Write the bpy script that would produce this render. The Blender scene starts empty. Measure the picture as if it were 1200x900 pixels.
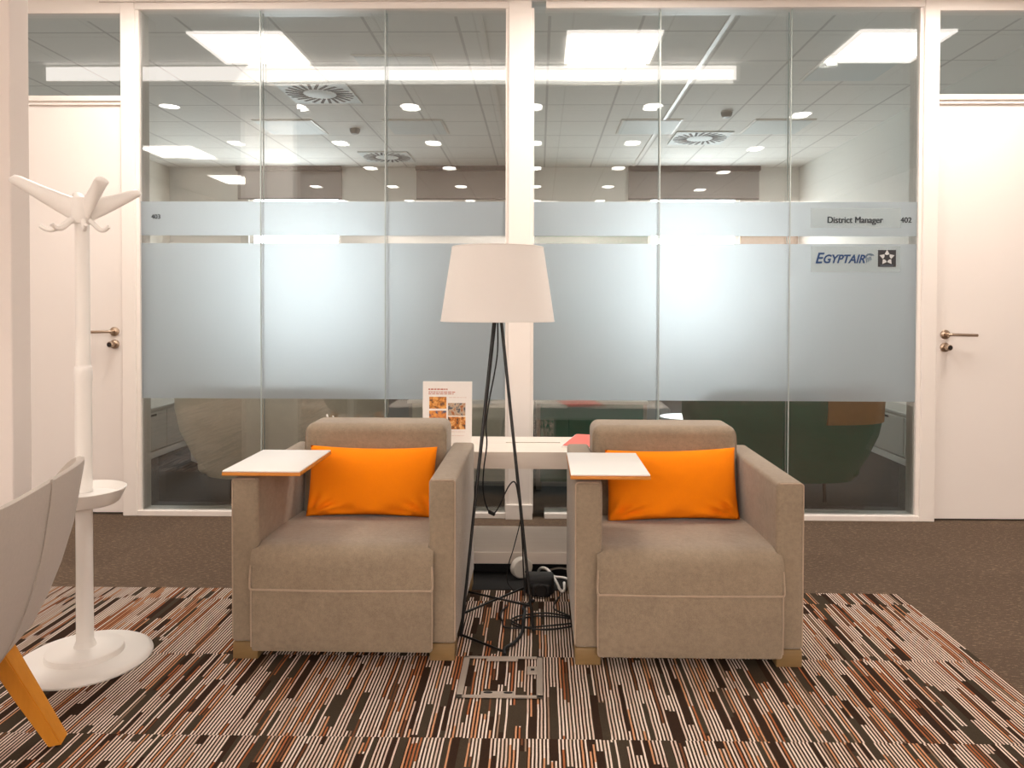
import bpy, bmesh, math, random
from mathutils import Vector, Matrix, Euler
random.seed(7)
S = bpy.context.scene
COL = S.collection
PI = math.pi

# ------------------------------------------------------------------ helpers
def link(o):
    COL.objects.link(o)
    return o

def mesh_obj(name, bm, mats, parent=None, smooth=None):
    me = bpy.data.meshes.new(name)
    bmesh.ops.recalc_face_normals(bm, faces=bm.faces[:])
    bm.to_mesh(me)
    bm.free()
    if not isinstance(mats, (list, tuple)):
        mats = [mats]
    for m in mats:
        me.materials.append(m)
    if smooth is not None:
        for p in me.polygons:
            p.use_smooth = True
        try:
            me.set_sharp_from_angle(angle=math.radians(smooth))
        except Exception:
            pass
    o = link(bpy.data.objects.new(name, me))
    if parent:
        o.parent = parent
    return o

def tag(o, label, cat, group=None, kind=None):
    o['label'] = label
    o['category'] = cat
    if group:
        o['group'] = group
    if kind:
        o['kind'] = kind
    return o

def thing(name, label, cat, loc=(0, 0, 0), rz=0, group=None):
    o = link(bpy.data.objects.new(name, None))
    o.empty_display_size = 0.1
    o.location = loc
    o.rotation_euler = (0, 0, rz)
    return tag(o, label, cat, group)

def structure(name, bm, mats, parent=None, smooth=None):
    o = mesh_obj(name, bm, mats, parent, smooth)
    if parent is None:
        o['kind'] = 'structure'
    return o

def kids(o):
    return [c for c in bpy.data.objects if c.parent == o]

def copy_tree(o, parent=None):
    c = o.copy()
    COL.objects.link(c)
    c.parent = parent
    for ch in kids(o):
        copy_tree(ch, c)
    return c

def new():
    return bmesh.new()

def merge(bm, other):
    me = bpy.data.meshes.new('tmp')
    other.to_mesh(me)
    other.free()
    bm.from_mesh(me)
    bpy.data.meshes.remove(me)

def box(bm, x0, x1, y0, y1, z0, z1, r=0, seg=3, mi=0):
    t = new()
    bmesh.ops.create_cube(t, size=1)
    for v in t.verts:
        v.co = Vector(((x0 + x1) / 2 + v.co.x * (x1 - x0), (y0 + y1) / 2 + v.co.y * (y1 - y0), (z0 + z1) / 2 + v.co.z * (z1 - z0)))
    if r > 0:
        bmesh.ops.bevel(t, geom=t.edges[:], offset=r, segments=seg, profile=0.5, affect='EDGES')
    for f in t.faces:
        f.material_index = mi
    merge(bm, t)
    return bm

def prism_x(bm, prof, x0, x1, r=0, seg=3):
    """closed profile of (y, z) extruded along x, its two end rims rounded"""
    t = new()
    a = [t.verts.new((x0, y, z)) for y, z in prof]
    b = [t.verts.new((x1, y, z)) for y, z in prof]
    fa = t.faces.new(a)
    fb = t.faces.new(b[::-1])
    n = len(prof)
    for i in range(n):
        t.faces.new((a[i], b[i], b[(i + 1) % n], a[(i + 1) % n]))
    if r > 0:
        es = list(set(fa.edges[:] + fb.edges[:]))
        bmesh.ops.bevel(t, geom=es, offset=r, segments=seg, profile=0.5, affect='EDGES')
    merge(bm, t)
    return bm

def arc(cy, cz, r, a0, a1, n=8):
    return [(cy + r * math.cos(a0 + (a1 - a0) * i / n), cz + r * math.sin(a0 + (a1 - a0) * i / n)) for i in range(n + 1)]

def lathe(bm, prof, n=48, c=(0, 0, 0), mi=0, close=True, axis='z'):
    """profile of (radius, z) turned about a vertical axis through c"""
    t = new()
    rings = []
    for r, z in prof:
        if r < 1e-6:
            rings.append([t.verts.new((0, 0, z))])
        else:
            rings.append([t.verts.new((r * math.cos(2 * PI * k / n), r * math.sin(2 * PI * k / n), z)) for k in range(n)])
    for A, B in zip(rings, rings[1:]):
        for k in range(n):
            k2 = (k + 1) % n
            if len(A) == 1 and len(B) == 1:
                continue
            if len(A) == 1:
                t.faces.new((A[0], B[k], B[k2]))
            elif len(B) == 1:
                t.faces.new((A[k], A[k2], B[0]))
            else:
                t.faces.new((A[k], A[k2], B[k2], B[k]))
    for v in t.verts:
        x, y, z = v.co
        if axis == 'y':
            x, y, z = x, -z, y
        elif axis == 'x':
            x, y, z = z, x, y
        v.co = (x + c[0], y + c[1], z + c[2])
    for f in t.faces:
        f.material_index = mi
    merge(bm, t)
    return bm

def smooth_path(pts, sub=6):
    P = [Vector(p) for p in pts]
    if len(P) < 3:
        return P
    out = []
    for i in range(len(P) - 1):
        p0 = P[max(i - 1, 0)]; p1 = P[i]; p2 = P[i + 1]; p3 = P[min(i + 2, len(P) - 1)]
        for k in range(sub):
            t = k / sub
            out.append(0.5 * ((2 * p1) + (-p0 + p2) * t + (2 * p0 - 5 * p1 + 4 * p2 - p3) * t * t + (-p0 + 3 * p1 - 3 * p2 + p3) * t ** 3))
    out.append(P[-1])
    return out

def sweep(bm, path, sect, up=Vector((0, 0, 1)), mi=0):
    """sect(i, t) -> list of (a, b) offsets in the side / normal plane at path point i"""
    P = [Vector(p) for p in path]
    t_ = new()
    rings = []
    n = len(P)
    prev = None
    for i in range(n):
        d = (P[min(i + 1, n - 1)] - P[max(i - 1, 0)]).normalized()
        if prev is None:
            u = up if abs(d.dot(up)) < 0.95 else Vector((1, 0, 0))
            side = d.cross(u).normalized()
        else:
            side = (prev - d * prev.dot(d)).normalized()
        prev = side
        nor = side.cross(d).normalized()
        rings.append([t_.verts.new(P[i] + side * a + nor * b) for a, b in sect(i, i / (n - 1))])
    m = len(rings[0])
    for A, B in zip(rings, rings[1:]):
        for k in range(m):
            t_.faces.new((A[k], A[(k + 1) % m], B[(k + 1) % m], B[k]))
    t_.faces.new(rings[0][::-1])
    t_.faces.new(rings[-1])
    for f in t_.faces:
        f.material_index = mi
    merge(bm, t_)
    return bm

def tube(bm, pts, r, n=8, sub=0, mi=0, r1=None):
    path = smooth_path(pts, sub) if sub else [Vector(p) for p in pts]
    r1 = r if r1 is None else r1
    return sweep(bm, path, lambda i, t: [((r + (r1 - r) * t) * math.cos(2 * PI * k / n), (r + (r1 - r) * t) * math.sin(2 * PI * k / n)) for k in range(n)], mi=mi)

def text_bm(body, size, loc, bold=0.0, shear=0.0, depth=0.0006, align='CENTER', sx=1.0, spacing=1.0, thick=0.0):
    """lettering standing on a wall that faces -y"""
    cu = bpy.data.curves.new('lettering', 'FONT')
    cu.body = body
    cu.size = size
    cu.align_x = align
    cu.align_y = 'CENTER'
    cu.offset = bold
    cu.shear = shear
    cu.extrude = depth / 2
    cu.space_character = spacing
    o = bpy.data.objects.new('lettering', cu)
    COL.objects.link(o)
    dg = bpy.context.evaluated_depsgraph_get()
    me = bpy.data.meshes.new_from_object(o.evaluated_get(dg))
    bm = new()
    bm.from_mesh(me)
    bpy.data.objects.remove(o)
    bpy.data.curves.remove(cu)
    bpy.data.meshes.remove(me)
    M = Matrix.Translation(loc) @ Matrix.Rotation(PI / 2, 4, 'X') @ Matrix.Diagonal((sx, 1, 1, 1))
    bmesh.ops.transform(bm, matrix=M, verts=bm.verts[:])
    if thick:                       # heavier strokes: the letters struck again a hair to either side
        for k, (dx, dz) in enumerate(((-thick, 0), (thick, 0), (0, thick * 0.6))):
            c = bm.copy() if k == 0 else base.copy()
            if k == 0:
                base = c.copy()
            bmesh.ops.translate(c, vec=(dx, -0.00012 * (k + 1), dz), verts=c.verts[:])
            merge(bm, c)
        base.free()
    return bm

def poly_wall(bm, pts, y, depth=0.0006, mi=0):
    """flat shape of (x, z) points on a wall facing -y"""
    a = [bm.verts.new((x, y, z)) for x, z in pts]
    f = bm.faces.new(a)
    f.material_index = mi
    r = bmesh.ops.extrude_face_region(bm, geom=[f])
    bmesh.ops.translate(bm, vec=(0, depth, 0), verts=[v for v in r['geom'] if isinstance(v, bmesh.types.BMVert)])
    return bm

# ------------------------------------------------------------------ materials
def srgb(r, g, b):
    f = lambda c: (c / 255 / 12.92) if c / 255 <= 0.04045 else ((c / 255 + 0.055) / 1.055) ** 2.4
    return (f(r), f(g), f(b), 1)

class NT:
    def __init__(s, name):
        s.m = bpy.data.materials.new(name)
        s.m.use_nodes = True
        s.t = s.m.node_tree
        s.t.nodes.clear()
        s.out = s.n('ShaderNodeOutputMaterial')
    def n(s, k, **p):
        x = s.t.nodes.new(k)
        for a, v in p.items():
            setattr(x, a, v)
        return x
    def l(s, a, b):
        s.t.links.new(a, b)
    def math(s, op, a, b=None, c=None):
        x = s.n('ShaderNodeMath', operation=op)
        for i, v in enumerate((a, b, c)):
            if v is None:
                continue
            if isinstance(v, (int, float)):
                x.inputs[i].default_value = v
            else:
                s.l(v, x.inputs[i])
        return x.outputs[0]
    def mix(s, f, a, b, blend='MIX'):
        x = s.n('ShaderNodeMix', data_type='RGBA', blend_type=blend)
        for i, v in ((0, f), (6, a), (7, b)):
            if isinstance(v, (int, float)):
                x.inputs[i].default_value = v
            elif isinstance(v, tuple):
                x.inputs[i].default_value = v
            else:
                s.l(v, x.inputs[i])
        return x.outputs[2]
    def noise(s, vec, scale, detail=3, rough=0.5):
        x = s.n('ShaderNodeTexNoise')
        x.inputs['Scale'].default_value = scale
        x.inputs['Detail'].default_value = detail
        x.inputs['Roughness'].default_value = rough
        if vec is not None:
            s.l(vec, x.inputs['Vector'])
        return x.outputs['Fac']
    def obj(s):
        return s.n('ShaderNodeTexCoord').outputs['Object']
    def pos(s):
        return s.n('ShaderNodeNewGeometry').outputs['Position']
    def bsdf(s, col, rough=0.5, metal=0, spec=0.5, sheen=0):
        b = s.n('ShaderNodeBsdfPrincipled')
        if isinstance(col, tuple):
            b.inputs['Base Color'].default_value = col
        else:
            s.l(col, b.inputs['Base Color'])
        b.inputs['Roughness'].default_value = rough
        b.inputs['Metallic'].default_value = metal
        b.inputs['Specular IOR Level'].default_value = spec
        b.inputs['Sheen Weight'].default_value = sheen
        return b
    def done(s, sh):
        s.l(sh, s.out.inputs['Surface'])
        return s.m
    def bump(s, b, h, strength=0.2, dist=0.005):
        x = s.n('ShaderNodeBump')
        x.inputs['Strength'].default_value = strength
        x.inputs['Distance'].default_value = dist
        s.l(h, x.inputs['Height'])
        s.l(x.outputs[0], b.inputs['Normal'])

def plain(name, col, rough=0.5, metal=0, spec=0.5, var=0.03, scale=40):
    """one colour with a trace of procedural variation"""
    n = NT(name)
    f = n.noise(n.obj(), scale, 3)
    d = tuple(c * (1 - var) for c in col[:3]) + (1,)
    u = tuple(min(1, c * (1 + var)) for c in col[:3]) + (1,)
    b = n.bsdf(n.mix(f, d, u), rough, metal, spec)
    return n.done(b.outputs[0])

def emit(name, col, strength):
    n = NT(name)
    e = n.n('ShaderNodeEmission')
    e.inputs['Color'].default_value = col
    e.inputs['Strength'].default_value = strength
    return n.done(e.outputs[0])

def fabric(name, col, var=0.12, scale=900, coarse=7, sheen=0.15, bump=0.25, rough=0.95, cloud=0.1):
    n = NT(name)
    v = n.obj()
    fine = n.noise(v, scale, 2)
    mid = n.noise(v, scale / 9, 4, 0.7)
    big = n.noise(v, coarse, 3)
    d = tuple(c * (1 - var) for c in col[:3]) + (1,)
    u = tuple(min(1, c * (1 + var)) for c in col[:3]) + (1,)
    fm = n.math('MULTIPLY_ADD', fine, 0.5, n.math('MULTIPLY', mid, 0.5))
    cl = n.n('ShaderNodeMapRange')
    n.l(fm, cl.inputs['Value'])
    cl.inputs['From Min'].default_value = 0.34
    cl.inputs['From Max'].default_value = 0.66
    base = n.mix(cl.outputs[0], d, u)
    k = n.math('MULTIPLY_ADD', big, 2 * cloud, 1 - cloud)
    g = n.n('ShaderNodeCombineColor')
    for i in range(3):
        n.l(k, g.inputs[i])
    base = n.mix(1.0, base, g.outputs[0], 'MULTIPLY')
    b = n.bsdf(base, rough, 0, 0.2, sheen)
    b.inputs['Sheen Roughness'].default_value = 0.5
    n.bump(b, n.math('ADD', fine, mid), bump, 0.002)
    return n.done(b.outputs[0])

M = {}
M['paint'] = plain('white_paint', srgb(241, 234, 229), 0.55, spec=0.3, var=0.01, scale=3)
M['pillar_paint'] = plain('pillar_paint', srgb(233, 224, 217), 0.6, spec=0.2, var=0.01, scale=3)
M['frame'] = plain('frame_white', srgb(243, 236, 229), 0.4, spec=0.4, var=0.01, scale=5)
M['door'] = plain('door_white', srgb(241, 234, 228), 0.42, spec=0.4, var=0.012, scale=2)
M['white'] = plain('white_lacquer', srgb(246, 243, 238), 0.35, spec=0.5, var=0.012, scale=8)
M['chrome'] = plain('satin_steel', srgb(190, 170, 150), 0.28, 1, var=0.06, scale=60)
M['dark'] = plain('dark_metal', srgb(30, 26, 24), 0.45, 0.3, var=0.1)
M['black'] = plain('black_metal', srgb(12, 11, 11), 0.4, 0.0, var=0.1)
M['rubber'] = plain('black_rubber', srgb(16, 15, 15), 0.6, 0.0, var=0.1)
M['grey_metal'] = plain('grey_metal', srgb(170, 158, 146), 0.5, 0.2, var=0.05)
M['ink'] = plain('black_ink', srgb(38, 44, 50), 0.6)
M['blue_ink'] = plain('blue_ink', srgb(20, 58, 105), 0.5)
M['pale_ink'] = plain('pale_ink', srgb(214, 224, 228), 0.5)
M['grey_ink'] = plain('grey_blue_ink', srgb(92, 108, 124), 0.5)
M['logo_dark'] = plain('logo_square', srgb(44, 44, 48), 0.45)
M['logo_light'] = plain('logo_star', srgb(196, 198, 198), 0.4)
M['rust_ink'] = plain('rust_ink', srgb(190, 112, 96), 0.7)
M['faint_ink'] = plain('faint_ink', srgb(226, 206, 196), 0.7)
M['paper'] = plain('paper', srgb(246, 242, 238), 0.6, var=0.01)
M['red_paper'] = plain('red_paper', srgb(232, 120, 108), 0.6, var=0.04)
M['oak'] = None
M['fabric'] = fabric('armchair_fabric', srgb(147, 131, 111), 0.20, 520, 9, 0.30, 0.5, cloud=0.18)
M['piping'] = fabric('piping_fabric', srgb(176, 155, 134), 0.1, 900, 9, 0.3, 0.2)
M['orange'] = fabric('orange_fabric', srgb(255, 138, 10), 0.04, 1200, 6, 0.0, 0.15, cloud=0.05)
M['shell'] = fabric('shell_fabric', srgb(186, 176, 166), 0.06, 900, 5, 0.2, 0.15, cloud=0.04)
M['shade'] = None
M['beige_chair'] = fabric('beige_chair_fabric', srgb(224, 214, 194), 0.08, 500, 5, 0.1, 0.2)
M['green_chair'] = fabric('green_chair_fabric', srgb(22, 98, 78), 0.12, 500, 5, 0.1, 0.2)
M['brown_chair'] = fabric('brown_chair_leather', srgb(160, 116, 70), 0.1, 300, 5, 0.05, 0.15)
M['green_wall'] = plain('green_wall', srgb(60, 140, 108), 0.8, var=0.05, scale=4)
def blind_mat():
    n = NT('roller_blind')
    d = n.n('ShaderNodeBsdfDiffuse')
    f = n.noise(n.obj(), 90, 2)
    n.l(n.mix(f, srgb(150, 146, 144), srgb(164, 160, 157)), d.inputs['Color'])
    t = n.n('ShaderNodeBsdfTranslucent')
    t.inputs['Color'].default_value = srgb(120, 116, 114)
    m = n.n('ShaderNodeMixShader')
    m.inputs[0].default_value = 0.13
    n.l(d.outputs[0], m.inputs[1]); n.l(t.outputs[0], m.inputs[2])
    return n.done(m.outputs[0])
M['blind'] = blind_mat()
M['office_wall'] = plain('office_wall', srgb(226, 224, 218), 0.7, var=0.01, scale=4)
M['beige_wall'] = plain('beige_wall', srgb(222, 214, 200), 0.7, var=0.01, scale=4)
M['cabinet'] = plain('cabinet_white', srgb(214, 208, 198), 0.5, var=0.02, scale=6)
M['desk'] = plain('desk_top', srgb(215, 208, 198), 0.5, var=0.02)
M['floor_dark'] = fabric('office_carpet', srgb(74, 70, 66), 0.2, 300, 3, 0, 0.3)
M['joint'] = plain('glass_edge', srgb(176, 186, 182), 0.25, 0.0, spec=0.8, var=0.05)
M['panel_off'] = plain('unlit_panel', srgb(224, 228, 226), 0.6, var=0.01)
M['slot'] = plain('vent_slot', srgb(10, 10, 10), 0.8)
M['detector'] = plain('detector_grey', srgb(150, 148, 144), 0.5)

def wood(name, a, b, rough, axis=0, scale=3.0):
    n = NT(name)
    mp = n.n('ShaderNodeMapping')
    n.l(n.obj(), mp.inputs['Vector'])
    sc = [scale * 12] * 3
    sc[axis] = scale
    mp.inputs['Scale'].default_value = sc
    f = n.noise(mp.outputs[0], 1.0, 5, 0.6)
    w = n.noise(mp.outputs[0], 4.0, 3, 0.6)
    col = n.mix(n.math('MULTIPLY_ADD', f, 0.7, n.math('MULTIPLY', w, 0.3)), a, b)
    s = n.bsdf(col, rough, 0, 0.4)
    return n.done(s.outputs[0])
M['oak'] = wood('oak', srgb(196, 122, 30), srgb(226, 152, 52), 0.45, 2, 2)
M['ply'] = wood('plywood_edge', srgb(196, 120, 44), srgb(224, 150, 66), 0.5, 0, 6)
M['block'] = wood('foot_block_wood', srgb(122, 98, 62), srgb(146, 118, 78), 0.45, 0, 5)
M['console'] = wood('white_wash_wood', srgb(226, 212, 198), srgb(243, 233, 222), 0.5, 0, 1.6)

def shade_mat():
    n = NT('lamp_shade_cloth')
    v = n.obj()
    f = n.noise(v, 500, 2)
    col = n.mix(f, srgb(250, 247, 243), srgb(254, 252, 249))
    d = n.n('ShaderNodeBsdfDiffuse')
    n.l(col, d.inputs['Color'])
    t = n.n('ShaderNodeBsdfTranslucent')
    t.inputs['Color'].default_value = srgb(254, 251, 247)
    m = n.n('ShaderNodeMixShader')
    m.inputs[0].default_value = 0.16
    n.l(d.outputs[0], m.inputs[1]); n.l(t.outputs[0], m.inputs[2])
    return n.done(m.outputs[0])
M['shade'] = shade_mat()

def clear_glass():
    n = NT('clear_glass')
    t = n.n('ShaderNodeBsdfTransparent')
    t.inputs['Color'].default_value = (0.93, 0.95, 0.935, 1)
    g = n.n('ShaderNodeBsdfGlossy')
    g.inputs['Roughness'].default_value = 0.0
    g.inputs['Color'].default_value = (1, 1, 1, 1)
    fr = n.n('ShaderNodeFresnel')
    fr.inputs['IOR'].default_value = 2.2
    m = n.n('ShaderNodeMixShader')
    n.l(fr.outputs[0], m.inputs[0])
    n.l(t.outputs[0], m.inputs[1]); n.l(g.outputs[0], m.inputs[2])
    return n.done(m.outputs[0])
M['glass'] = clear_glass()

def frosted():
    n = NT('frosted_film')
    r = n.n('ShaderNodeBsdfGlass')
    r.inputs['Roughness'].default_value = 0.68
    r.inputs['IOR'].default_value = 1.45
    r.inputs['Color'].default_value = (0.585, 0.612, 0.63, 1)
    d = n.n('ShaderNodeBsdfDiffuse')
    d.inputs['Color'].default_value = srgb(198, 210, 217)
    m = n.n('ShaderNodeMixShader')
    m.inputs[0].default_value = 0.38
    n.l(r.outputs[0], m.inputs[1]); n.l(d.outputs[0], m.inputs[2])
    return n.done(m.outputs[0])
M['frost'] = frosted()
def film_back():
    n = NT('film_back')
    r = n.n('ShaderNodeBsdfGlass')
    r.inputs['Roughness'].default_value = 0.0
    r.inputs['IOR'].default_value = 1.45
    return n.done(r.outputs[0])
M['film_back'] = film_back()

def plate_mat():
    n = NT('clear_sign_film')
    t = n.n('ShaderNodeBsdfTransparent')
    t.inputs['Color'].default_value = (0.975, 0.985, 0.985, 1)
    d = n.n('ShaderNodeBsdfDiffuse')
    d.inputs['Color'].default_value = srgb(200, 208, 206)
    m = n.n('ShaderNodeMixShader')
    m.inputs[0].default_value = 0.16
    n.l(t.outputs[0], m.inputs[1]); n.l(d.outputs[0], m.inputs[2])
    return n.done(m.outputs[0])
M['plate'] = plate_mat()

def tile_ceiling(name, base, line, pitch=0.6, w=0.010, off=(0, 0)):
    n = NT(name)
    sp = n.n('ShaderNodeSeparateXYZ')
    n.l(n.pos(), sp.inputs[0])
    ms = []
    for i in range(2):
        u = n.math('FRACT', n.math('DIVIDE', n.math('ADD', sp.outputs[i], off[i] + 60), pitch))
        ms.append(n.math('LESS_THAN', n.math('ABSOLUTE', n.math('SUBTRACT', u, 0.5)), w / pitch))
    f = n.math('MAXIMUM', *ms)
    v = n.noise(n.pos(), 120, 2)
    c = n.mix(v, tuple(x * 0.97 for x in base[:3]) + (1,), base)
    b = n.bsdf(n.mix(f, c, line), 0.8, 0, 0.2)
    return n.done(b.outputs[0])
M['office_ceiling'] = tile_ceiling('office_ceiling_tiles', srgb(244, 240, 234), srgb(204, 199, 193), off=(0.24, 0.06))
M['ceiling'] = tile_ceiling('ceiling_tiles', srgb(250, 246, 242), srgb(215, 208, 200), w=0.006, off=(0.1, 0.2))

def brown_carpet():
    n = NT('brown_carpet')
    p = n.pos()
    mp = n.n('ShaderNodeMapping')
    n.l(p, mp.inputs['Vector'])
    mp.inputs['Rotation'].default_value = (0, 0, 0.9)
    mp.inputs['Scale'].default_value = (40, 160, 1)
    fine = n.noise(p, 260, 2, 0.7)
    fl = n.noise(mp.outputs[0], 1.0, 3, 0.7)
    sp = n.n('ShaderNodeSeparateXYZ'); n.l(p, sp.inputs[0])
    cx = n.math('FLOOR', n.math('DIVIDE', n.math('ADD', sp.outputs[0], 20), 0.5))
    cy = n.math('FLOOR', n.math('DIVIDE', n.math('ADD', sp.outputs[1], 20 - 3.13 + 0.25), 0.25))
    cb = n.n('ShaderNodeCombineXYZ'); n.l(cx, cb.inputs[0]); n.l(cy, cb.inputs[1])
    wn = n.n('ShaderNodeTexWhiteNoise', noise_dimensions='2D'); n.l(cb.outputs[0], wn.inputs['Vector'])
    col = n.mix(fine, srgb(75, 62, 51), srgb(118, 100, 85))
    fleck = n.math('MULTIPLY', n.math('GREATER_THAN', fl, 0.585), 0.6)
    col = n.mix(fleck, col, srgb(150, 128, 104))
    k = n.math('MULTIPLY_ADD', wn.outputs[0], 0.14, 0.93)
    g = n.n('ShaderNodeCombineColor')
    for i in range(3):
        n.l(k, g.inputs[i])
    col = n.mix(1.0, col, g.outputs[0], 'MULTIPLY')
    b = n.bsdf(col, 0.95, 0, 0.1)
    n.bump(b, fine, 0.5, 0.004)
    return n.done(b.outputs[0])
M['carpet'] = brown_carpet()

def striped_carpet():
    n = NT('striped_carpet')
    p = n.pos()
    sp = n.n('ShaderNodeSeparateXYZ'); n.l(p, sp.inputs[0])
    wob = n.math('MULTIPLY', n.math('SUBTRACT', n.noise(p, 9, 2), 0.5), 0.004)
    y = n.math('ADD', sp.outputs[1], 20 - 3.13)
    row = n.math('FLOOR', n.math('DIVIDE', y, 0.485))
    wr = n.n('ShaderNodeTexWhiteNoise', noise_dimensions='1D'); n.l(row, wr.inputs['W'])
    x = n.math('ADD', n.math('ADD', n.math('ADD', sp.outputs[0], 20), n.math('MULTIPLY', wr.outputs[0], 0.3)), wob)
    u = n.math('DIVIDE', x, 0.0103)
    ci = n.math('FLOOR', u)
    fu = n.math('SUBTRACT', u, ci)
    def rnd(a, b, seed):
        c = n.n('ShaderNodeCombineXYZ')
        n.l(a, c.inputs[0]); n.l(b, c.inputs[1]); c.inputs[2].default_value = seed
        w = n.n('ShaderNodeTexWhiteNoise', noise_dimensions='3D'); n.l(c.outputs[0], w.inputs['Vector'])
        return w.outputs[0]
    # blocks: groups of three or four columns share segments along y
    grp = n.math('FLOOR', n.math('DIVIDE', ci, 2))
    g1 = rnd(grp, row, 1.0)
    seg = n.math('FLOOR', n.math('DIVIDE', n.math('ADD', y, n.math('MULTIPLY', g1, 3.0)), n.math('MULTIPLY_ADD', g1, 0.28, 0.10)))
    rblk = rnd(grp, seg, 2.0)
    blank = n.math('LESS_THAN', rblk, 0.17)
    # single lines
    seg2 = n.math('FLOOR', n.math('DIVIDE', n.math('ADD', y, n.math('MULTIPLY', rnd(ci, row, 3.0), 3.0)), 0.26))
    rl = rnd(ci, seg2, 4.0)
    tone = rnd(grp, seg2, 5.0)
    line = n.math('MULTIPLY', n.math('GREATER_THAN', fu, 0.30), n.math('LESS_THAN', fu, 0.78))
    absent = n.math('LESS_THAN', rl, 0.08)
    on = n.math('MULTIPLY', line, n.math('MULTIPLY', n.math('SUBTRACT', 1, blank), n.math('SUBTRACT', 1, absent)))
    ramp = n.n('ShaderNodeValToRGB')
    cr = ramp.color_ramp
    cr.interpolation = 'CONSTANT'
    cols = [(0, srgb(232, 214, 200)), (0.50, srgb(216, 192, 176)), (0.66, srgb(206, 150, 112)), (0.74, srgb(172, 104, 66)), (0.81, srgb(116, 74, 50)), (0.88, srgb(150, 124, 104))]
    cr.elements[0].position, cr.elements[0].color = cols[0]
    cr.elements[1].position, cr.elements[1].color = cols[1]
    for q, c in cols[2:]:
        e = cr.elements.new(q); e.color = c
    n.l(n.math('MULTIPLY_ADD', tone, 0.55, n.math('MULTIPLY', rl, 0.45)), ramp.inputs[0])
    gr = n.math('GREATER_THAN', rnd(grp, seg, 6.0), 0.55)
    basec = n.mix(gr, srgb(54, 38, 28), srgb(68, 58, 46))
    col = n.mix(on, basec, ramp.outputs[0])
    fine = n.noise(p, 320, 2, 0.7)
    k = n.math('MULTIPLY_ADD', fine, 0.7, 0.62)
    g = n.n('ShaderNodeCombineColor')
    for i in range(3):
        n.l(k, g.inputs[i])
    col = n.mix(1.0, col, g.outputs[0], 'MULTIPLY')
    b = n.bsdf(col, 0.95, 0, 0.1)
    n.bump(b, n.math('ADD', fine, n.math('MULTIPLY', on, 0.6)), 0.4, 0.003)
    return n.done(b.outputs[0])
M['stripes'] = striped_carpet()

def picture_mat(name, seed, c1, c2, c3):
    n = NT(name)
    mp = n.n('ShaderNodeMapping'); n.l(n.obj(), mp.inputs['Vector'])
    mp.inputs['Location'].default_value = (seed * 1.7, 0, seed * 2.3)
    f = n.noise(mp.outputs[0], 45, 3, 0.6)
    r = n.n('ShaderNodeValToRGB')
    r.color_ramp.elements[0].position = 0.38; r.color_ramp.elements[0].color = c1
    r.color_ramp.elements[1].position = 0.62; r.color_ramp.elements[1].color = c3
    e = r.color_ramp.elements.new(0.5); e.color = c2
    n.l(f, r.inputs[0])
    return n.done(n.bsdf(r.outputs[0], 0.4).outputs[0])

WARM = (1.0, 0.91, 0.83, 1)
M['led'] = emit('led_panel', WARM, 19.0)
M['led_fill'] = emit('led_panel_fill', (1.0, 0.93, 0.865, 1), 24.0)  # stronger emission for the added fill panels behind the camera
M['spot'] = emit('downlight_lens', (1.0, 0.93, 0.86, 1), 8.0)
M['linear'] = emit('linear_diffuser', (1.0, 0.91, 0.84, 1), 3.0)
M['daylight'] = emit('daylight_pane', (0.88, 0.95, 1.0, 1), 7.5)

# ------------------------------------------------------------------ the setting
WY = 4.233            # face of the glazed partition
CZ = 2.932            # lounge ceiling
OZ = 3.05             # office ceiling
XL, XR, YB = -5.2, 4.6, -5.0
structure('floor', box(new(), XL, XR, YB, WY + 0.12, -0.06, 0.0), M['carpet'])
structure('ceiling', box(new(), XL, XR, YB, WY + 0.03, CZ, CZ + 0.08), M['ceiling'])
structure('wall_left', box(new(), XL - 0.1, XL, YB, WY + 0.12, 0, CZ), M['paint'])
structure('wall_right', box(new(), XR, XR + 0.1, YB, WY + 0.12, 0, CZ), M['paint'])
structure('wall_rear', box(new(), XL, XR, YB - 0.1, YB, 0, CZ), M['paint'])
structure('wall_pillar', box(new(), -2.305, -1.897, 2.655, 2.757, 0, CZ, 0.005, 2), M['pillar_paint'])
# rug-like field of striped carpet tiles, laid flush
r_ = structure('striped_carpet', box(new(), -4.2, 1.502, -2.7, 3.13, -0.002, 0.0012), M['stripes'])
del r_['kind']
tag(r_, 'brown, cream and orange striped carpet field under the armchairs', 'carpet')

# partition frame
FY0, FY1 = WY - 0.022, WY + 0.105
def post(name, x0, x1, z0=0.0, z1=CZ, y0=FY0):
    bm = new()
    box(bm, x0, x1, y0, FY1, z0, z1, 0.003, 1)
    return structure(name, bm, M['frame'])
b_ = box(new(), -2.376, -2.296, FY0, FY1, 0, CZ, 0.003, 1)
box(b_, -2.298, -2.277, FY0 + 0.014, FY1 - 0.002, 0.029, 2.878)
structure('trim_1', b_, M['frame'])
b_ = box(new(), -0.176, -0.048, FY0 - 0.006, FY1, 0, CZ, 0.003, 1)
box(b_, -0.192, -0.033, FY0 + 0.008, FY1 - 0.002, 0.029, 2.878)
structure('trim_2', b_, M['frame'])
b_ = box(new(), 2.140, 2.224, FY0, FY1, 0, CZ, 0.003, 1)
box(b_, 2.121, 2.142, FY0 + 0.014, FY1 - 0.002, 0.029, 2.878)
structure('trim_3', b_, M['frame'])
structure('trim_4', box(new(), -0.188, -0.036, FY0 - 0.02, FY0 - 0.004, 0, 0.085, 0.003, 1), M['frame'])   # plinth of the mullion
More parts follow.
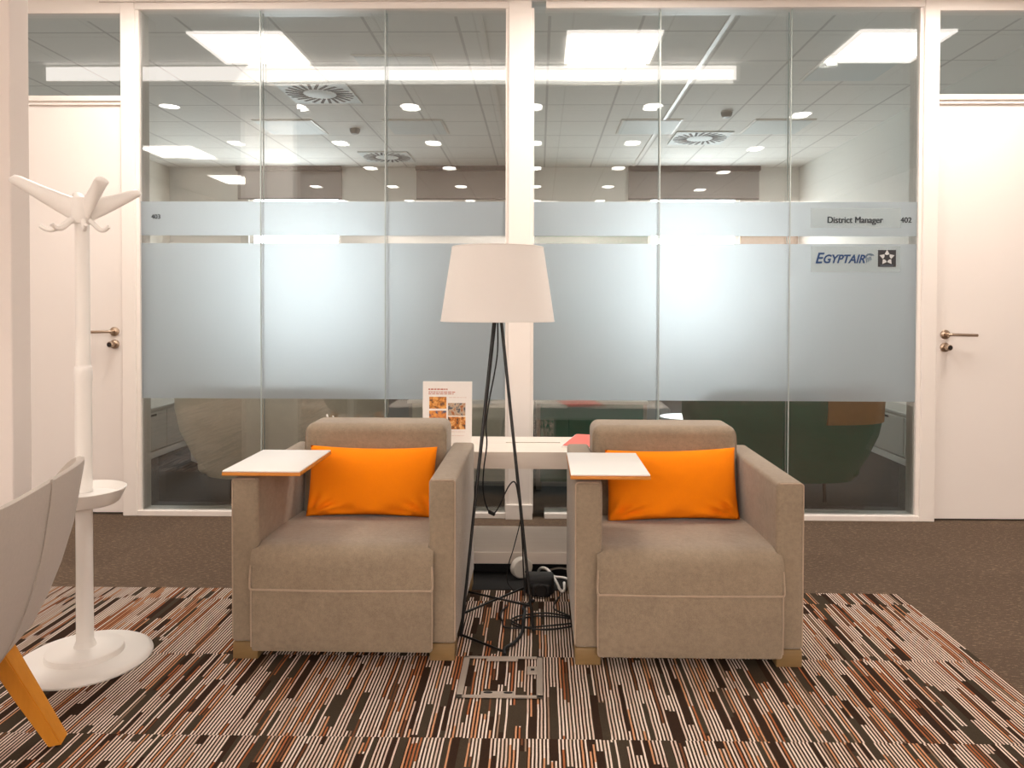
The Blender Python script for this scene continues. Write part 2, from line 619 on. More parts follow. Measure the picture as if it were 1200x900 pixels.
for k, (a, b) in enumerate(((-2.376, -0.176), (-0.048, 2.224))):
    structure('trim_%d' % (5 + k), box(new(), a + 0.08, b - (0.0 if k == 0 else 0.084), FY0 + 0.004, FY1 - 0.004, 0, 0.030, 0.002, 1), M['frame'])
    structure('trim_%d' % (7 + k), box(new(), a + 0.08, b - (0.0 if k == 0 else 0.084), FY0 + 0.004, FY1 - 0.004, 2.877, CZ, 0.002, 1), M['frame'])
# head over the doors and the rail between door and transom
for k, (a, b) in enumerate(((-3.30, -2.376), (2.224, 3.14))):
    bm = box(new(), a, b, FY0 + 0.004, FY1 - 0.004, 2.856, CZ, 0.002, 1)
    structure('trim_%d' % (9 + k), bm, M['frame'])
    bm = box(new(), a, b, FY0 + 0.004, FY1 - 0.004, 2.362, 2.392, 0.002, 1)
    box(bm, a, b, FY0 + 0.016, FY1 - 0.004, 2.344, 2.364)
    structure('trim_%d' % (11 + k), bm, M['frame'])
structure('trim_13', box(new(), -3.38, -3.30, FY0, FY1, 0, CZ, 0.003, 1), M['frame'])
structure('trim_14', box(new(), 3.14, 3.22, FY0, FY1, 0, CZ, 0.003, 1), M['frame'])
structure('trim_17', box(new(), -2.49, 3.2, FY0 - 0.018, FY0 - 0.001, CZ - 0.018, CZ, 0.002, 1), M['paint'])   # shadow-gap bead at the ceiling
structure('wall_partition', box(box(new(), XL, -3.38, WY, WY + 0.1, 0, OZ), 3.22, XR, WY, WY + 0.1, 0, OZ), M['paint'])
structure('wall_above', box(new(), -3.38, 3.22, WY + 0.03, WY + 0.1, CZ, OZ + 0.05), M['office_wall'])

G0, G1 = WY + 0.012, WY + 0.055
def sheet(bm, x0, x1, z0, z1, y):
    v = [bm.verts.new(c) for c in ((x0, y, z0), (x1, y, z0), (x1, y, z1), (x0, y, z1))]
    bm.faces.new(v)
def window(n, x0, x1, frost=True, z0=0.030, z1=2.877):
    bm = new()
    sheet(bm, x0, x1, z0, z1, G0)
    sheet(bm, x0, x1, z0, z1, G1)
    w = structure('window_%d' % n, bm, M['glass'])
    if frost:
        for a, b in ((1.604, 1.797), (0.672, 1.560)):
            t = new()
            box(t, x0 + 0.002, x1 - 0.002, G0 - 0.004, G0 - 0.001, a, b)
            t.faces.ensure_lookup_table()
            for f in t.faces:
                f.normal_update()
                f.material_index = 0 if f.normal.y < -0.5 else 1
            mesh_obj('frosted_band', t, [M['frost'], M['film_back']], w)
    return w
EX = [(-2.279, -1.590), (-1.590, -0.878), (-0.878, -0.190), (-0.035, 0.678), (0.678, 1.412), (1.412, 2.123)]
for i, (a, b) in enumerate(EX):
    window(i + 1, a, b)
for i, x in enumerate((-1.590, -0.878, 0.678, 1.412)):
    bm = new()
    box(bm, x - 0.0024, x + 0.0024, G0 - 0.005, G0 + 0.006, 0.03, 2.877)
    box(bm, x - 0.0024, x + 0.0024, G1 - 0.004, G1 + 0.006, 0.03, 2.877)
    structure('trim_%d' % (20 + i), bm, M['joint'])
window(7, -3.30, -2.376, False, 2.392, 2.856)
window(8, 2.224, 3.14, False, 2.392, 2.856)

def lever(parent, x, s):
    """rosette and lever pointing towards s, then the lock below"""
    y = FY0 + 0.030
    bm = new()
    lathe(bm, [(0, 0.012), (0.022, 0.012), (0.026, 0.009), (0.026, 0.0), (0, 0.0)], 28, (x, y, 1.053), axis='y')
    tube(bm, [(x, y, 1.053), (x, y - 0.050, 1.053)], 0.010, 12)
    tube(bm, [(x, y - 0.045, 1.053), (x + s * 0.02, y - 0.052, 1.053), (x + s * 0.155, y - 0.050, 1.050)], 0.0082, 12, 4)
    mesh_obj('door_handle', bm, M['chrome'], parent, 40)
    bm = new()
    lathe(bm, [(0, 0.012), (0.022, 0.012), (0.026, 0.009), (0.026, 0.0), (0, 0.0)], 28, (x, y, 0.981), axis='y')
    lathe(bm, [(0, 0.058), (0.012, 0.058), (0.017, 0.054), (0.017, 0.030), (0.011, 0.026), (0.011, 0.01), (0, 0.01)], 24, (x, y, 0.981), axis='y')
    k = mesh_obj('lock_knob', bm, M['chrome'], parent, 40)
    bm = new()
    lathe(bm, [(0, 0.0605), (0.0125, 0.0605), (0.0125, 0.057), (0, 0.057)], 20, (x, y, 0.981), axis='y')
    mesh_obj('lock_core', bm, M['dark'], k, 40)
d1 = structure('door_1', box(new(), -3.297, -2.380, FY0 + 0.030, FY0 + 0.072, 0.012, 2.346, 0.002, 1), M['door'])
lever(d1, -2.432, -1)
d2 = structure('door_2', box(new(), 2.228, 3.137, FY0 + 0.030, FY0 + 0.072, 0.010, 2.346, 0.002, 1), M['door'])
lever(d2, 2.284, 1)

# ------------------------------------------------------------------ the two offices
OY = 9.84
structure('floor_office', box(new(), -5.0, 3.5, WY + 0.12, OY + 0.1, -0.06, -0.001), M['floor_dark'])
structure('ceiling_office', box(new(), -5.0, 3.5, WY + 0.1, OY + 0.1, OZ, OZ + 0.05), M['office_ceiling'])
structure('wall_office_left', box(new(), -5.0, -4.9, WY + 0.1, OY, 0, OZ), M['beige_wall'])
structure('wall_office_right', box(new(), 3.39, 3.5, WY + 0.1, OY, 0, OZ), M['office_wall'])
structure('wall_divider', box(new(), -0.160, -0.064, WY + 0.106, OY, 0, OZ), M['office_wall'])
WIN = [(-3.85, -2.62), (1.42, 2.62)]
WZ0, WZ1 = 0.70, 2.66
bm = new()
xs = [-5.0, WIN[0][0], WIN[0][1], WIN[1][0], WIN[1][1], 3.5]
for a, b in ((xs[0], xs[1]), (xs[2], xs[3]), (xs[4], xs[5])):
    box(bm, a, b, OY, OY + 0.15, 0, OZ)
for a, b in WIN:
    box(bm, a, b, OY, OY + 0.15, 0, WZ0)
    box(bm, a, b, OY, OY + 0.15, WZ1, OZ)
structure('wall_back', bm, M['office_wall'])
for k, (a, b) in enumerate(WIN):
    bm = new()
    sheet(bm, a, b, WZ0, WZ1, OY + 0.12)
    w = structure('window_%d' % (9 + k), bm, M['daylight'])
    bm = new()
    for q in (a, b - 0.05):
        box(bm, q, q + 0.05, OY + 0.05, OY + 0.11, WZ0, WZ1)
    box(bm, a, b, OY + 0.05, OY + 0.11, WZ0, WZ0 + 0.05)
    mesh_obj('window_frame', bm, M['frame'], w)
bm = box(new(), -0.06, 1.42, OY - 0.03, OY - 0.001, 0, 2.22)
structure('trim_30', bm, M['green_wall'])
bm = box(new(), 2.62, 3.37, OY - 0.03, OY - 0.001, 0, 2.22)
structure('trim_31', bm, M['brown_chair'])

# roller blinds over the office windows
BL = [(-3.98, -2.60, 'grey roller blind pulled down at the left office window, far from the lamp', 2.60),
      (-1.62, -0.30, 'grey roller blind left of the central mullion behind the glass', 2.62),
      (1.16, 2.86, 'dark grey roller blind above the bright window of the right office', 2.62)]
for x0, x1, lab, zb in BL:
    t = thing('roller_blind', lab, 'blind', ((x0 + x1) / 2, OY - 0.02, 2.62), 0, 'roller blinds in the offices')
    hw = (x1 - x0) / 2
    mesh_obj('blind_cloth', box(new(), -hw, hw, -0.012, -0.006, 0.02, 0.39), M['blind'], t)
    mesh_obj('bottom_bar', box(new(), -hw, hw, -0.018, 0.0, 0.0, 0.02, 0.004, 2), M['dark'], t)
    mesh_obj('blind_box', box(new(), -hw, hw, -0.09, 0.018, 0.37, 0.43, 0.004, 2), M['dark'], t)

# unlit square luminaires, air vents and detectors in the office ceiling
OFFP = [(-2.55, 7.65, 'unlit square ceiling panel in the left office, left of its row'), (-1.26, 7.65, 'unlit square ceiling panel in the left office, right of its row'),
        (1.10, 7.65, 'unlit square ceiling panel in the right office beside the pale air vent'), (2.40, 7.65, 'unlit square ceiling panel in the right office, by its right wall, farther row'),
        (-1.09, 5.78, 'unlit square ceiling panel near the glass in the left office'), (2.40, 5.82, 'unlit square ceiling panel near the glass of the right office'),
        ]
for x, y, lab in OFFP:
    t = thing('ceiling_panel', lab, 'ceiling light', (x, y, OZ), 0, 'unlit office ceiling panels')
    mesh_obj('panel_frame', box(new(), -0.30, 0.30, -0.30, 0.30, -0.010, 0.0, 0.003, 1), M['frame'], t)
    mesh_obj('diffuser', box(new(), -0.28, 0.28, -0.28, 0.28, -0.014, -0.009), M['panel_off'], t)
def vent(x, y, lab, mat):
    t = thing('air_vent', lab, 'air vent', (x, y, OZ), 0, 'round swirl air vents in the office ceilings')
    mesh_obj('plate', box(new(), -0.298, 0.298, -0.298, 0.298, -0.012, 0.0, 0.003, 1), mat, t)
    bm = new()
    for k in range(24):
        a = 2 * PI * k / 24
        r0, r1 = 0.14, 0.285
        p0 = Vector((r0 * math.cos(a), r0 * math.sin(a), -0.014))
        p1 = Vector((r1 * math.cos(a + 0.22), r1 * math.sin(a + 0.22), -0.014))
        d = (p1 - p0).normalized()
        sd = Vector((-d.y, d.x, 0)) * 0.013
        vs = [bm.verts.new(q) for q in (p0 - sd, p1 - sd, p1 + sd, p0 + sd)]
        f = bm.faces.new(vs)
    r = bmesh.ops.extrude_face_region(bm, geom=bm.faces[:])
    bmesh.ops.translate(bm, vec=(0, 0, 0.003), verts=[v for v in r['geom'] if isinstance(v, bmesh.types.BMVert)])
    mesh_obj('slots', bm, M['slot'], t)
    bm = lathe(new(), [(0, -0.020), (0.10, -0.018), (0.125, -0.012), (0, -0.012)], 32)
    mesh_obj('hub', bm, mat, t, 40)
vent(-1.90, 6.45, 'round swirl air vent nearest the glass in the left office', M['panel_off'])
vent(-1.87, 9.15, 'round swirl air vent at the far end of the left office', M['panel_off'])
vent(1.73, 8.15, 'round swirl air vent in the right office ceiling', M['panel_off'])
for x, y, lab in ((-1.92, 7.75, 'small round detector on the left office ceiling'), (1.76, 7.10, 'small round detector on the right office ceiling')):
    t = tag(mesh_obj('smoke_detector', lathe(new(), [(0, -0.055), (0.035, -0.05), (0.05, -0.03), (0.055, 0), (0, 0)], 24, (x, y, OZ)), M['detector'], None, 40), lab, 'detector')
structure('trim_32', box(new(), -0.40, -0.37, WY + 0.11, OY, OZ - 0.012, OZ), M['frame'])
structure('trim_33', box(new(), 1.20, 1.23, WY + 0.11, OY, OZ - 0.008, OZ), M['frame'])

# low cabinets along the office side walls
def low_cabinet(x, s, y0, y1, lab):
    t = thing('low_cabinet', lab, 'cabinet', (x, y0, 0), 0)
    L = y1 - y0
    X = lambda a, b: (min(s * a, s * b), max(s * a, s * b))
    a, b = X(0.0, 0.42)
    mesh_obj('body', box(new(), a, b, 0, L, 0.055, 0.375, 0.004, 1), M['cabinet'], t)
    a, b = X(-0.015, 0.43)
    mesh_obj('top', box(new(), a, b, -0.01, L + 0.01, 0.378, 0.402, 0.003, 1), M['desk'], t)
    a, b = X(-0.006, 0.40)
    mesh_obj('plinth', box(new(), a, b, 0.0, L, 0.0, 0.052, 0.002, 1), M['frame'], t)
    n = 3
    for k in range(n):
        a, b = X(-0.014, -0.001)
        d = mesh_obj('cabinet_door', box(new(), a, b, L * k / n + 0.006, L * (k + 1) / n - 0.006, 0.065, 0.365, 0.002, 1), M['cabinet'], t)
        a, b = X(-0.018, -0.013)
        mesh_obj('grip_slot', box(new(), a, b, L * (k + 0.3) / n, L * (k + 0.7) / n, 0.335, 0.350), M['slot'], d)
low_cabinet(2.80, 1, 4.9, 7.4, 'long low white cabinet along the right office wall')
low_cabinet(-3.05, -1, 4.9, 6.6, 'long low white cabinet at the left side of the left office')

def tub_sofa(loc, rz, lab, outer, inner, a0=0.62):
    t = thing('tub_sofa', lab, 'sofa', loc, rz)
    # shell seen mostly from behind: back at -y
    def shell(a, b, z0, z1, inset, th):
        bm = new()
        N = 36
        rings = []
        for k in range(N + 1):
            th_ = math.radians(-200 + 220 * k / N)
            c, s_ = math.cos(th_), math.sin(th_)
            px = a * math.copysign(abs(c) ** 0.62, c)
            py = b * math.copysign(abs(s_) ** 0.62, s_)
            low = 0.5 + 0.5 * max(-1, min(1, -s_ * 1.5))
            zt = z0 + (z1 - z0) * (0.70 + 0.30 * low)
            col = []
            for q in (0, 0.25, 0.5, 0.75, 1):
                k2 = 0.72 + 0.28 * math.sin(min(1, q * 1.25) * PI / 2)
                col.append((px * k2, py * k2, z0 + (zt - z0) * q))
            ri = (a - th) / a
            col.append((px * (1 + ri) / 2, py * (1 + ri) / 2, zt + 0.018))
            for q in (1, 0.6, 0.25):
                k2 = (0.74 + 0.26 * q) * ri
                col.append((px * k2, py * k2, z0 + (zt - z0) * q))
            rings.append([bm.verts.new(p) for p in col])
        for A, B in zip(rings, rings[1:]):
            for i in range(len(A)):
                j = (i + 1) % len(A)
                bm.faces.new((A[i], A[j], B[j], B[i]))
        bm.faces.new(rings[0]); bm.faces.new(rings[-1][::-1])
        return bm
    mesh_obj('shell', shell(a0, 0.40, 0.125, 0.735, 0, 0.08), outer, t, 60)
    bm = box(new(), -a0 + 0.17, a0 - 0.17, -0.24, 0.20, 0.14, 0.42, 0.05, 4)
    mesh_obj('seat', bm, inner, t, 60)
    for sx in (-1, 1):
        for sy in (-1, 1):
            mesh_obj('leg', tube(new(), [(sx * (a0 - 0.40), sy * 0.22, 0.16), (sx * (a0 - 0.40), sy * 0.24, 0.0)], 0.012, 10), M['black'], t, 40)
    return t
tub_sofa((-1.665, 4.87, 0), 0, 'beige rounded tub sofa behind the left glass', M['beige_chair'], M['beige_chair'], 0.66)
g1 = tub_sofa((1.56, 4.87, 0), 0, 'dark green rounded tub sofa with a brown patch behind the right glass', M['green_chair'], M['green_chair'], 0.61)
# brown band over the right half of the green sofa back
bm = new()
N = 24
rg = []
for k in range(N + 1):
    th_ = math.radians(-83 + 88 * k / N)
    c, s_ = math.cos(th_), math.sin(th_)
    px = 0.618 * math.copysign(abs(c) ** 0.62, c); py = 0.408 * math.copysign(abs(s_) ** 0.62, s_)
    zt = 0.125 + 0.61 * (0.70 + 0.30 * (0.5 + 0.5 * max(-1, min(1, -s_ * 1.5))))
    rg.append([bm.verts.new((px * q, py * q, z)) for q, z in ((0.985, 0.50), (1.0, zt), (0.97, zt), (0.95, 0.50))])
for A, B in zip(rg, rg[1:]):
    for i in range(4):
        bm.faces.new((A[i], A[(i + 1) % 4], B[(i + 1) % 4], B[i]))
bm.faces.new(rg[0]); bm.faces.new(rg[-1][::-1])
o = mesh_obj('back_band', bm, M['brown_chair'], g1, 50)
o['label'] = 'brown upper band'

# desk in the right office with green front, and one in the left office
def desk(x0, x1, y0, y1, lab, front):
    t = thing('desk', lab, 'desk', ((x0 + x1) / 2, y0, 0))
    h = (x1 - x0) / 2; d = y1 - y0
    mesh_obj('desk_top', box(new(), -h, h, 0, d, 0.570, 0.592, 0.003, 1), M['desk'], t)
    mesh_obj('front_panel', box(new(), -h + 0.03, h - 0.03, 0.02, 0.04, 0.06, 0.57), front, t)
    for s in (-1, 1):
        mesh_obj('leg', box(new(), s * (h - 0.02) - 0.018, s * (h - 0.02) + 0.018, 0.045, d - 0.04, 0, 0.572), M['grey_metal'], t)
desk(-0.02, 0.71, 4.85, 5.35, 'desk with pale top and green front behind the right glass by the mullion', M['green_chair'])
desk(-0.86, -0.19, 4.85, 5.4, 'desk with pale top and beige front behind the left glass by the mullion', M['beige_chair'])
t = thing('round_table', 'small white round table behind the right glass, above the right armchair', 'table', (1.075, 5.62, 0))
mesh_obj('table_top', lathe(new(), [(0, 0.385), (0.163, 0.385), (0.168, 0.378), (0.163, 0.370), (0, 0.370)], 40), M['white'], t, 40)
mesh_obj('stem', lathe(new(), [(0, 0.37), (0.015, 0.37), (0.015, 0.02), (0, 0.02)], 16), M['black'], t, 40)
mesh_obj('base', lathe(new(), [(0, 0.025), (0.02, 0.025), (0.13, 0.008), (0.13, 0), (0, 0)], 32), M['black'], t, 40)
t = tag(mesh_obj('paper_bin', lathe(new(), [(0, 0.33), (0.0, 0.33), (0.10, 0.33), (0.085, 0.0), (0, 0)], 4, (-2.62, 5.75, 0)), M['white'], None, 20), 'white tapered waste bin beside the low cabinet of the left office', 'bin')

# ------------------------------------------------------------------ lights of the lounge
def led_panel(x, y, lab, group='lit square ceiling panels', lens='led'):
    t = thing('led_ceiling_panel', lab, 'ceiling light', (x, y, CZ), 0, group)
    bm = new()
    for a, b, c, d in ((-0.30, 0.30, -0.30, -0.275), (-0.30, 0.30, 0.275, 0.30), (-0.30, -0.275, -0.275, 0.275), (0.275, 0.30, -0.275, 0.275)):
        box(bm, a, b, c, d, -0.014, 0.0)
    mesh_obj('panel_frame', bm, M['led_frame'], t)
    bm = new()
    v = [bm.verts.new(c) for c in ((-0.275, -0.275, -0.008), (-0.275, 0.275, -0.008), (0.275, 0.275, -0.008), (0.275, -0.275, -0.008))]
    bm.faces.new(v)
    mesh_obj('diffuser', bm, M[lens], t)
M['led_frame'] = emit('led_panel_rim', WARM, 3.5)
PY = 3.49
for x, lab in ((-1.93, 'lit square ceiling panel mirrored at the top of the left glass'), (0.47, 'lit square ceiling panel mirrored at the top of the glass right of the mullion'), (2.29, 'lit square ceiling panel mirrored at the top right, crossing the right post')):
    led_panel(x, PY, lab)
led_panel(-4.05, 0.20, 'lit square ceiling panel mirrored at the left post, larger of two')
led_panel(-4.05, -1.55, 'lit square ceiling panel mirrored near the left post, smaller of two')
for x, y in ((-3.4, -3.9), (4.2, -3.9), (-1.7, -3.9), (0.0, -3.9), (1.7, -3.9), (3.4, -3.9), (-2.5, -4.6), (-0.8, -4.6), (0.9, -4.6), (2.6, -4.6)):  # unseen panels added behind the camera as fill light
    led_panel(x, y, 'unseen square fill panel added over the lounge away from the glass', 'unseen fill panels added over the rest of the lounge', 'led_fill')
bm = new()
t = thing('linear_ceiling_light', 'long white linear light mirrored as a pale band across the top of the glass', 'ceiling light', (-1.08, 3.10, CZ))
mesh_obj('housing', box(new(), -2.50, 2.50, -0.05, 0.045, -0.125, 0.0, 0.004, 1), M['frame'], t)
bm = new()
box(bm, -2.47, 2.47, 0.044, 0.050, -0.112, -0.016)
mesh_obj('diffuser', bm, M['linear'], t)
DLX = [(-3.2, 2.06), (-2.1, 2.06), (-1.12, 2.06), (-0.06, 2.06), (0.97, 2.06), (2.33, 1.78)]
DLGAP = 1.40
first = None
for x, y in DLX:
    for k in range(5):
        if first is None:
            bm = new()
            lathe(bm, [(0.082, -0.004), (0.10, -0.006), (0.104, 0.0), (0.082, 0.0)], 32, mi=0)
            lathe(bm, [(0, -0.003), (0.083, -0.003)], 32, mi=1)
            first = mesh_obj('recessed_downlight', bm, [M['frame'], M['spot']], None, 40)
            o = first
        else:
            o = first.copy(); COL.objects.link(o)
        o.location = (x, y - k * DLGAP, CZ)
        tag(o, 'small round lit downlight mirrored among its rows in the glass', 'ceiling light', 'recessed downlights mirrored in the glass')

# ------------------------------------------------------------------ armchairs
def rounded_profile(y0, y1, z0, z1, rf):
    """front at y0; rounded top-front edge"""
    return [(y1, z0), (y1, z1)] + arc(y0 + rf, z1 - rf, rf, PI / 2, PI, 8) + [(y0, z0)]
def make_armchair():
    t = thing('armchair', '', 'armchair')
    for s in (-1, 1):
        bm = new()
        x0, x1 = (0.288, 0.380) if s > 0 else (-0.380, -0.288)
        box(bm, x0, x1, 0.0, 0.71, 0.058, 0.615, 0.014, 4)
        a = mesh_obj('arm', bm, M['fabric'], t, 45)
        bm = new()
        xo = s * 0.377
        tube(bm, [(xo, 0.004, 0.07), (xo, 0.004, 0.603)] + [(s * (0.367 + 0.010 * math.cos(q * PI / 12)), 0.004, 0.603 + 0.009 * math.sin(q * PI / 12)) for q in range(1, 7)] + [(s * 0.300, 0.004, 0.612)], 0.0024, 6)
        mesh_obj('piping', bm, M['piping'], a, 60)
        for q in ((0.002, 0.088), (0.62, 0.706)):
            mesh_obj('leg', box(new(), x0 + 0.003, x1 - 0.003, q[0], q[1], 0, 0.058, 0.004, 2), M['block'], t, 45)
    # seat cushion: crowned slab with a rounded front
    bm = new()
    prof = [(0.50, 0.25), (0.50, 0.375), (0.36, 0.384), (0.2, 0.392)] + arc(0.042, 0.322, 0.072, PI / 2 - 0.12, PI, 10) + [(-0.030, 0.25)]
    prism_x(bm, prof, -0.306, 0.306, 0.014, 4)
    # behind the arm fronts the cushion narrows to fit between the arms
    for v in bm.verts:
        if v.co.y > 0.0 and abs(v.co.x) > 0.2:
            v.co.x = math.copysign(min(abs(v.co.x), 0.2868), v.co.x)
    c = mesh_obj('seat_cushion', bm, M['fabric'], t, 50)
    bm = new()
    tube(bm, [(-0.303, -0.027, 0.33), (-0.306, -0.030, 0.27), (-0.300, -0.033, 0.2505), (-0.27, -0.034, 0.2500), (0.0, -0.034, 0.2475), (0.27, -0.034, 0.2500), (0.300, -0.033, 0.2505), (0.306, -0.030, 0.27), (0.303, -0.027, 0.33)], 0.0034, 8, 6)
    mesh_obj('piping', bm, M['piping'], c, 60)
    bm = new()
    prism_x(bm, [(0.0, 0.045), (0.0, 0.245), (-0.029, 0.245), (-0.031, 0.06), (-0.024, 0.040), (-0.012, 0.037)], -0.304, 0.304, 0.010, 3)
    box(bm, -0.2868, 0.2868, 0.0, 0.62, 0.062, 0.248, 0.004, 1)
    fp = mesh_obj('front_panel', bm, M['fabric'], t, 50)
    for s in (-1, 1):
        mesh_obj('piping', tube(new(), [(s * 0.304, -0.024, 0.246), (s * 0.3045, -0.0255, 0.15), (s * 0.3035, -0.025, 0.055)], 0.0024, 6), M['piping'], fp, 60)
    # back cushion, slightly raked
    bm = new()
    box(bm, -0.2868, 0.2868, 0.455, 0.665, 0.30, 0.725, 0.036, 5)
    for v in bm.verts:
        v.co.y += (v.co.z - 0.38) * 0.10
    bk = mesh_obj('backrest', bm, M['fabric'], t, 50)
    bm = new()
    yf = 0.47 + 0.034
    tube(bm, [(-0.284, yf - 0.006, 0.62), (-0.282, yf, 0.690), (-0.268, yf + 0.002, 0.708), (-0.22, yf + 0.004, 0.7135), (0.22, yf + 0.004, 0.7135), (0.268, yf + 0.002, 0.708), (0.282, yf, 0.690), (0.284, yf - 0.006, 0.62)], 0.0028, 8, 6)
    mesh_obj('piping', bm, M['fabric'], bk, 60)
    mesh_obj('back_panel', box(new(), -0.2868, 0.2868, 0.672, 0.708, 0.062, 0.60, 0.010, 3), M['fabric'], t, 50)
    # swivelling writing tray on the left arm
    bm = box(new(), -0.395, -0.135, -0.035, 0.335, 0.6425, 0.6485, 0.0025, 2)
    tr = mesh_obj('writing_tray', bm, M['white'], t, 45)
    tr['label'] = 'white swivel writing tray with plywood edge'
    bm = box(new(), -0.396, -0.134, -0.036, 0.336, 0.631, 0.6425, 0.002, 2)
    mesh_obj('tray_edge', bm, M['ply'], tr, 45)
    bm = lathe(new(), [(0, 0.631), (0.035, 0.631), (0.035, 0.618), (0.045, 0.616), (0.045, 0.612), (0, 0.612)], 24, (-0.330, 0.12, 0))
    mesh_obj('tray_pivot', bm, M['dark'], tr, 40)
    return t
c1 = make_armchair()
c1.location = (-0.658, 2.492, 0.0012)
c2 = copy_tree(c1)
c2.location = (0.500, 2.472, 0.0012)
c2.rotation_euler = (0, 0, 0.0)
tag(c1, 'grey-brown armchair with white writing tray on the left of the floor lamp', 'armchair', 'grey-brown armchairs')
tag(c2, 'grey-brown armchair with white writing tray on the right of the floor lamp', 'armchair', 'grey-brown armchairs')
c1.name = 'armchair'

def pillow(name, lab, loc, rot, w, h, th, seed):
    rnd = random.Random(seed)
    bm = new()
    NX, NZ = 44, 30
    def surf(side):
        g = []
        for j in range(NZ + 1):
            row = []
            for i in range(NX + 1):
                u = -1 + 2 * i / NX; v = -1 + 2 * j / NZ
                pin = 0.03 * (1 - v * v) * abs(u) ** 3 * math.copysign(1, u)
                pinz = 0.075 * (1 - u * u) * abs(v) ** 3 * math.copysign(1, v)
                x = (u - pin) * w / 2
                z = (v - pinz) * h / 2
                t = (max(0, 1 - abs(u) ** 2.6) ** 0.55) * (max(0, 1 - abs(v) ** 2.6) ** 0.55)
                # soft creases running in from the lower corners
                wr = 0
                for cx_, cz_, sg in ((1, -1, 1), (-1, -1, -1)):
                    dx, dz = (u - cx_) * sg, v - cz_
                    rr = math.hypot(dx, dz)
                    an = math.atan2(dz, -dx)
                    wr += 0.020 * math.sin(an * 13 + seed) * math.exp(-((rr - 0.30) / 0.26) ** 2)
                wr += 0.011 * math.sin(u * 9 + seed) * math.exp(-((v + 0.86) / 0.16) ** 2)
                y = side * (th / 2 * t + (wr if side < 0 else 0) * min(1, t * 2.2))
                row.append((x, y, z))
            g.append(row)
        return g
    F = surf(-1); B = surf(1)
    vf = [[bm.verts.new(p) for p in r] for r in F]
    vb = [[vf[j][i] if (i in (0, NX) or j in (0, NZ)) else bm.verts.new(B[j][i]) for i in range(NX + 1)] for j in range(NZ + 1)]
    for j in range(NZ):
        for i in range(NX):
            bm.faces.new((vf[j][i], vf[j][i + 1], vf[j + 1][i + 1], vf[j + 1][i]))
            bm.faces.new((vb[j][i], vb[j + 1][i], vb[j + 1][i + 1], vb[j][i + 1]))
    o = mesh_obj(name, bm, M['orange'], None, 180)
    o.location = loc
    o.rotation_euler = rot
    return tag(o, lab, 'cushion', 'orange cushions')
pillow('cushion', 'orange cushion on the left armchair', (-0.650, 2.892, 0.516), (math.radians(-13), math.radians(0.4), 0.0), 0.50, 0.272, 0.12, 1)
pillow('cushion', 'orange cushion on the right armchair, its left end under the tray', (0.512, 2.872, 0.516), (math.radians(-13), math.radians(-1.2), 0.02), 0.505, 0.272, 0.12, 4)

# ------------------------------------------------------------------ console table behind the chairs
cons = thing('console_table', 'white-washed wooden console with lower shelf behind the armchairs', 'table', (-0.06, 3.31, 0))
bm = new()
SX0, SX1 = -0.098, 0.162     # cable slot
box(bm, -0.925, SX0, 0, 0.40, 0.478, 0.553, 0.0)
box(bm, SX1, 0.90, 0, 0.40, 0.478, 0.553, 0.0)
box(bm, SX0, SX1, 0, 0.232, 0.478, 0.553, 0.0)
box(bm, SX0, SX1, 0.250, 0.40, 0.478, 0.553, 0.0)
mesh_obj('table_top', bm, M['console'], cons)
mesh_obj('cable_slot', box(new(), SX0, SX1, 0.2325, 0.2495, 0.478, 0.549), M['slot'], cons)
mesh_obj('shelf', box(new(), -0.86, 0.86, 0.0, 0.405, 0.052, 0.104, 0.002, 1), M['console'], cons)
for s in (-1, 1):
    mesh_obj('side_panel', box(new(), s * 0.88 - 0.02, s * 0.88 + 0.02, 0.0, 0.40, 0, 0.478, 0.002, 1), M['console'], cons)
mesh_obj('plinth', box(new(), -0.86, 0.86, 0.05, 0.07, 0, 0.052), M['slot'], cons)  # black panel added to paint the darkness below the shelf
tag(mesh_obj('floor_shade', box(new(), -0.34, 0.24, 3.136, 3.352, 0.0, 0.003, 0.001, 1), M['slot']), 'black sheet for the painted shade on the floor under the front edge of the white console', 'mat')  # black sheet standing in for the deep shade on the carpet here

# things on the console
PIC = [picture_mat('picture_%d' % k, k * 3.1, *c) for k, c in enumerate((
    (srgb(96, 60, 28), srgb(206, 128, 40), srgb(236, 176, 92)), (srgb(70, 74, 86), srgb(196, 176, 150), srgb(168, 96, 48)),
    (srgb(70, 84, 110), srgb(214, 130, 60), srgb(232, 160, 70)), (srgb(84, 62, 44), srgb(204, 122, 44), srgb(240, 196, 128))))]
sg = thing('information_sign', 'white printed sheet in a clear upright stand on the console', 'sign', (-0.4325, 3.50, 0.5535))
sg.rotation_euler = (math.radians(-3), 0, 0)
W2, HH = 0.1165, 0.293
mesh_obj('stand', box(box(new(), -W2, W2, 0.002, 0.005, 0.0, HH), -W2, W2, 0.0, 0.07, 0, 0.003), M['white'], sg)
sh = mesh_obj('printed_sheet', box(new(), -W2 + 0.001, W2 - 0.001, -0.0005, 0.0015, 0.004, HH - 0.001), M['paper'], sg)
